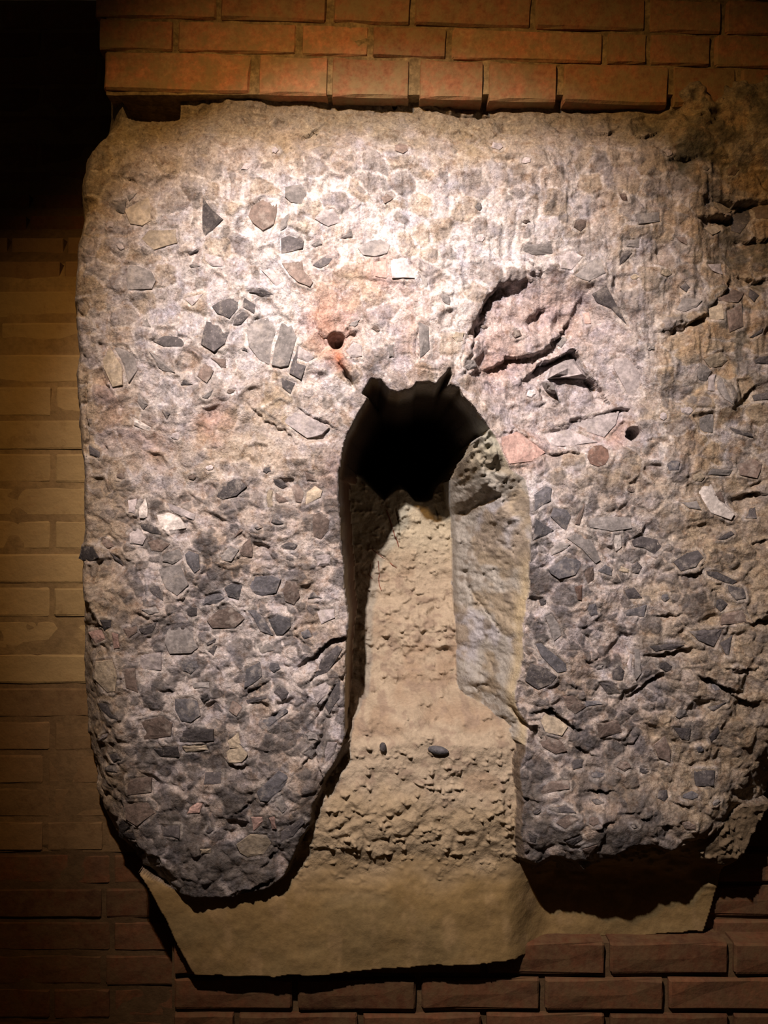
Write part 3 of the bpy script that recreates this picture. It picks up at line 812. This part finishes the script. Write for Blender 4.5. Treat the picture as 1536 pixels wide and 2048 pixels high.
def stone(name, Q, d0, a, b_, mat, parent, proud, seed):
    r = random.Random(seed)
    P = []
    n0 = len(Q)
    for i in range(n0):
        P.append(Q[i])
        if n0 <= 5:
            q = Q[(i+1) % n0]; m = ((Q[i][0]+q[0])/2+r.uniform(-1.5, 1.5), (Q[i][1]+q[1])/2+r.uniform(-1.5, 1.5)); P.append(m)
    n = len(P)
    cu = sum(p[0] for p in P)/n; cv = sum(p[1] for p in P)/n
    size = max(math.hypot(p[0]-cu, p[1]-cv) for p in P)/S
    tx, tz = r.uniform(-.10, .10), r.uniform(-.12, .06)
    def pt(p, sc, dy):
        u = cu+(p[0]-cu)*sc; v = cv+(p[1]-cv)*sc
        y = d0+a*(u-cu)+b_*(v-cv)+dy
        if sc < 1: y += ((u-cu)*tx+(v-cv)*tz)/S
        return W(u, v, y)
    vs_ = [pt(p, 1.02, .010) for p in P]
    vs_ += [pt(p, .93, -proud*r.uniform(.5, 1.0)) for p in P]
    vs_ += [pt(p, r.uniform(.5, .66), -proud*r.uniform(.8, 1.5)) for p in P]
    vs_.append(W(cu, cv, d0-proud*1.3))
    f = []
    for L in (0, n):
        for i in range(n):
            j = (i+1) % n
            f.append((L+i, L+n+i, L+n+j, L+j))
    for i in range(n): f.append((2*n+i, 3*n, 2*n+(i+1) % n))
    # outward is -Y
    area = sum(P[i][0]*P[(i+1) % n][1]-P[(i+1) % n][0]*P[i][1] for i in range(n))
    if area > 0: f = [tuple(reversed(q)) for q in f]
    f = [tuple(reversed(q)) for q in f]
    return mesh_obj(name, vs_, f, mat, parent)
for i, (c, Q, d0, a, b_) in enumerate(seats):
    pr = .0018
    cu = sum(p[0] for p in Q)/len(Q); cv = sum(p[1] for p in Q)/len(Q)
    if 1080 < cu < 1180 and 700 < cv < 770: pr = .016
    o = stone('stone', Q, d0, a, b_, SM[c], ruin, pr, 100+i)
    if c == 'K' and cv > 880 and cv < 940: o['label'] = 'round rust brown stone'
    elif c == 'K': o['label'] = 'dark red brown stone'

# loose things on the earth
def depth_at(u, v):
    y = .02
    for _ in range(12): y = .5*y+.5*float(grid_at(H, *fr(u, v, y)))
    return y
def rounded_pebble(name, u, v, w, h, mat, seed):
    y = depth_at(u, v); c = at(u, v, y)
    r = random.Random(seed); vs_, f = [], []
    nu, nv = 12, 6
    for i in range(nv+1):
        ph = math.pi*i/nv
        for j in range(nu):
            th = 2*math.pi*j/nu; k_ = 1+.10*math.sin(2*th+seed)+r.uniform(-.05, .05)
            vs_.append(c+Vector((w/S*math.sin(ph)*math.cos(th)*k_, -.002+.009*math.sin(ph)*math.sin(th), h/S*math.cos(ph)-w*.12/S*math.sin(ph)*math.cos(th))))
    for i in range(nv):
        for j in range(nu):
            a, b_ = i*nu+j, i*nu+(j+1) % nu
            f.append((a, b_, b_+nu, a+nu))
    return mesh_obj(name, vs_, f, mat, None, True)
tag(rounded_pebble('pebble', 876, 1500, 21, 9, SM['S'], 3), 'small oval slate grey pebble on the earth in front of the niche', 'stone')
tag(rounded_pebble('pebble', 766, 1494, 8, 10, SM['D'], 5), 'tiny dark pebble on the earth left of the oval grey one', 'stone')
def tube(name, pts, r, mat, parent):
    vs_, f = [], []
    for i, p in enumerate(pts):
        for k_ in range(5):
            a = 6.283*k_/5; vs_.append(Vector(p)+Vector((r*math.cos(a), r*.9*math.sin(a), r*.5*math.sin(a))))
    for i in range(len(pts)-1):
        for k_ in range(5):
            a, b_ = i*5+k_, i*5+(k_+1) % 5; f.append((a, b_, b_+5, a+5))
    return mesh_obj(name, vs_, f, mat, parent)
def root(P, r):
    pts = []
    for i in range(len(P)-1):
        for t in (0, .34, .67):
            u = P[i][0]+(P[i+1][0]-P[i][0])*t+R_.uniform(-1.2, 1.2); v = P[i][1]+(P[i+1][1]-P[i][1])*t
            pts.append(at(u, v, depth_at(u, v)-.0008))
    tube('root', pts, r, M_root, eo)
root([(772,1020),(784,1055),(793,1080),(800,1100)], .0011)
root([(741,1096),(760,1110),(778,1124),(801,1142)], .0009)
root([(756,1122),(759,1150),(758,1165),(764,1188)], .0008)
root([(742,1128),(738,1150),(748,1160)], .0006)

# ------------------------------------------------------------------ brickwork: one brick one object
def brick_mesh(name, seed, mat):
    r = random.Random(seed); n1, n2 = 6, 2
    vs_, f = [], []
    # unit brick: x -.5...5, z -.5...5, y 0 (face) ... 1 (tail); worn arrises
    xs = [-.5, -.485, -.2, .2, .485, .5]; zs = [-.5, -.44, 0, .44, .5]
    for j, z in enumerate(zs):
        for i, x in enumerate(xs):
            e = (i in (0, 5)) + (j in (0, 4))
            y = (.07, .085, .12)[0]*0 + (0, .035, .09)[e] + r.uniform(-.02, .02)
            vs_.append((x+r.uniform(-.003, .003), y, z+r.uniform(-.02, .02)))
    for j in range(4):
        for i in range(5):
            a = j*6+i; f.append((a, a+1, a+7, a+6))
    b0 = len(vs_)
    vs_ += [(-.5, 1, -.5), (.5, 1, -.5), (.5, 1, .5), (-.5, 1, .5)]
    f += [(0, b0, b0+1, 5, 4, 3, 2, 1), (24, 25, 26, 27, 28, 29, b0+2, b0+3), (5, b0+1, b0+2, 29, 23, 17, 11), (0, 6, 12, 18, 24, b0+3, b0), (b0, b0+3, b0+2, b0+1)]
    me = bpy.data.meshes.new(name); me.from_pydata(vs_, [], f); me.update(); me.materials.append(mat)
    return me
BM = [brick_mesh('brick', s, M_brick) for s in range(5)]
BD = [brick_mesh('brick', s+20, M_brick_d) for s in range(4)]
BO = [brick_mesh('brick', s+40, M_brick_o) for s in range(4)]
BB = [brick_mesh('brick', s+60, M_brick_b) for s in range(4)]
def brick(meshes, parent, cx, cy, cz, wx, dy, hz, roll=0.0):
    o = link(bpy.data.objects.new('brick', R_.choice(meshes)))
    o.parent = parent; o.matrix_parent_inverse = Matrix.Translation(-Vector(parent.location))
    o.location = (cx, cy+R_.uniform(-.002, .002), cz); o.scale = (wx, dy, hz); o.rotation_euler = (0, roll+R_.uniform(-.004, .004), 0)
    return o
def slab(name, x0, x1, y0, y1, z0, z1, mat, parent=None):
    v_ = [(x, y, z) for x in (x0, x1) for y in (y0, y1) for z in (z0, z1)]
    f = [(0, 1, 3, 2), (4, 6, 7, 5), (0, 4, 5, 1), (2, 3, 7, 6), (0, 2, 6, 4), (1, 5, 7, 3)]
    return mesh_obj(name, v_, f, mat, parent)
def mortar_sheet(name, u0, u1, v0, v1, dep, mat, parent=None, step=14, amp=.004, seed=1):
    """uneven mortar bed as a thick sheet: face at depth dep(v), tail 0.1 m behind"""
    uu = np.arange(u0, u1+step, step, dtype=np.float32); vv = np.arange(v0, v1+step, step, dtype=np.float32)
    A, B = np.meshgrid(uu, vv)
    D = np.vectorize(dep)(B)+fbm(A, B, 60, 60, seed, 3)*amp
    pts = [W(float(A[i, j]), float(B[i, j]), float(D[i, j])) for i in range(A.shape[0]) for j in range(A.shape[1])]
    n, m_ = A.shape; f = [(i*m_+j, (i+1)*m_+j, (i+1)*m_+j+1, i*m_+j+1) for i in range(n-1) for j in range(m_-1)]
    k0 = len(pts)
    back_ = max(dep(v0), dep(v1))+.1
    pts += [W(float(uu[0]), float(vv[0]), back_), W(float(uu[-1]), float(vv[0]), back_), W(float(uu[-1]), float(vv[-1]), back_), W(float(uu[0]), float(vv[-1]), back_)]
    f += [(k0, k0+1)+tuple(range(m_-1, -1, -1)), tuple((n-1)*m_+j for j in range(m_-1, -1, -1))[::-1]+(k0+2, k0+3),
          tuple(i*m_ for i in range(n))+(k0+3, k0), tuple(i*m_+m_-1 for i in range(n-1, -1, -1))+(k0+1, k0+2), (k0, k0+3, k0+2, k0+1)]
    return mesh_obj(name, pts, f, mat, parent, False)

# brick wall above, its left end standing free
SL = 0.028
wb = mortar_sheet('wall_back', 205, 1860, -190, 170, lambda v: .0185, M_joint, None, 16, .005, 5)
tag(wb, 'red brick wall above the rubble masonry with brown joints', None, 'structure')
COURSES = [(101,178,[(208,500),(518,655),(664,818),(840,966),(978,1113),(1128,1336),(1348,1470),(1482,1860)]),
           (36,97,[(197,345),(355,592),(604,736),(746,892),(904,1206),(1216,1292),(1302,1420),(1430,1860)]),
           (-34,31,[(190,432),(442,652),(668,820),(830,1062),(1072,1290),(1300,1442),(1452,1860)]),
           (-104,-40,[(186,330),(340,575),(585,722),(732,960),(970,1110),(1120,1350),(1360,1500),(1510,1860)]),
           (-174,-110,[(182,412),(422,640),(650,790),(800,1030),(1040,1180),(1190,1420),(1430,1860)])]
for (v0, v1, L) in COURSES:
    for (u0, u1) in L:
        du = (u0+u1)/2-205
        p = at((u0+u1)/2, (v0+v1)/2+du*SL, .014)
        brick(BM, wb, p.x, p.y, p.z, (u1-u0)/S*1.0104, .11, (v1-v0)/S*1.0104, SL)

# wall to the left, standing back from the masonry; lime washed brick, darker bands paint the lamp's falloff
def dl(v): return float(np.interp(v, [-250, 250, 520, 800, 1700, 2300], [.33, .30, .120, .085, .085, .085]))
wl = mortar_sheet('wall_left', -330, 330, 470, 1325, dl, M_joint_o, None, 20, .003, 9)
for (va, vb_, mm, sd_) in ((-250, 469, M_joint_b, 7), (1326, 1730, M_joint_b, 8)): mortar_sheet('wall_mortar', -330, 330, va, vb_, dl, mm, wl, 20, .003, sd_)  # browner joints above and below paint the fading pool of light
mortar_sheet('dimmed_mortar', -330, 330, 1731, 2230, dl, M_joint_d, wl, 20, .003, 10)  # darkest joints, painting the unlit foot of the left wall
tag(wl, 'dim ochre brick wall left of the rubble masonry', None, 'structure')
v = -240.0; row = 0
while v < 2210:
    hgt = 71; y = dl(v+hgt/2)-.0015
    u = -330+(0 if row % 2 else -110)
    while u < 325:
        ln = 250 if R_.random() < .8 else 125
        u1 = min(u+ln, 330)
        if u1-u > 40 and u1 > -330:
            a = max(u, -330)
            p = W((a+u1)/2, v+hgt/2, y)
            brick(BO if 470 < v < 1330 else (BB if 330 < v < 1700 else BD), wl, p.x, p.y, p.z, (u1-a-9)/S, .035, (hgt-11)/S)  # brick tone by height imitates lamp falloff; lowest rows are also redder
        u += ln+2
    v += hgt; row += 1
# brick footing under the plinth and to the right
wf = mortar_sheet('wall_lower', 330, 1860, 1915, 2230, lambda v: .045, M_joint_d, None, 24, .006, 12)
tag(wf, 'dark red brick footing below the rendered plinth', None, 'structure')
v = 1905.0; row = 0
while v < 2210:
    u = 332+(0 if row % 2 else -120)
    while u < 1860:
        u1 = min(u+252, 1860); a = max(u, 332)
        if u1-a > 40:
            p = W((a+u1)/2, v+36, .034)
            brick(BD, wf, p.x, p.y, p.z, (u1-a-11)/S, .09, 62/S)
        u += 254
    v += 73; row += 1
wr = mortar_sheet('wall_right', 1400, 1860, 1290, 1913, lambda v: .085, M_joint_d, None, 24, .006, 14)
tag(wr, 'dark red brick wall at the lower right beside the rubble masonry', None, 'structure')
v = 1300.0; row = 0
while v < 1895:
    u = 1402+(0 if row % 2 else 60)
    while u < 1860:
        u1 = min(u+252, 1860)
        if u1-u > 40:
            p = W((u+u1)/2, v+36, .077)
            brick(BD, wr, p.x, p.y, p.z, (u1-u-11)/S, .09, 62/S)
        u += 254
    v += 73; row += 1
fl = slab('floor', -1.6, 1.6, -2.6, .3, -.1, 0, M_floor)
tag(fl, 'bare dark cellar floor below the wall', None, 'structure')
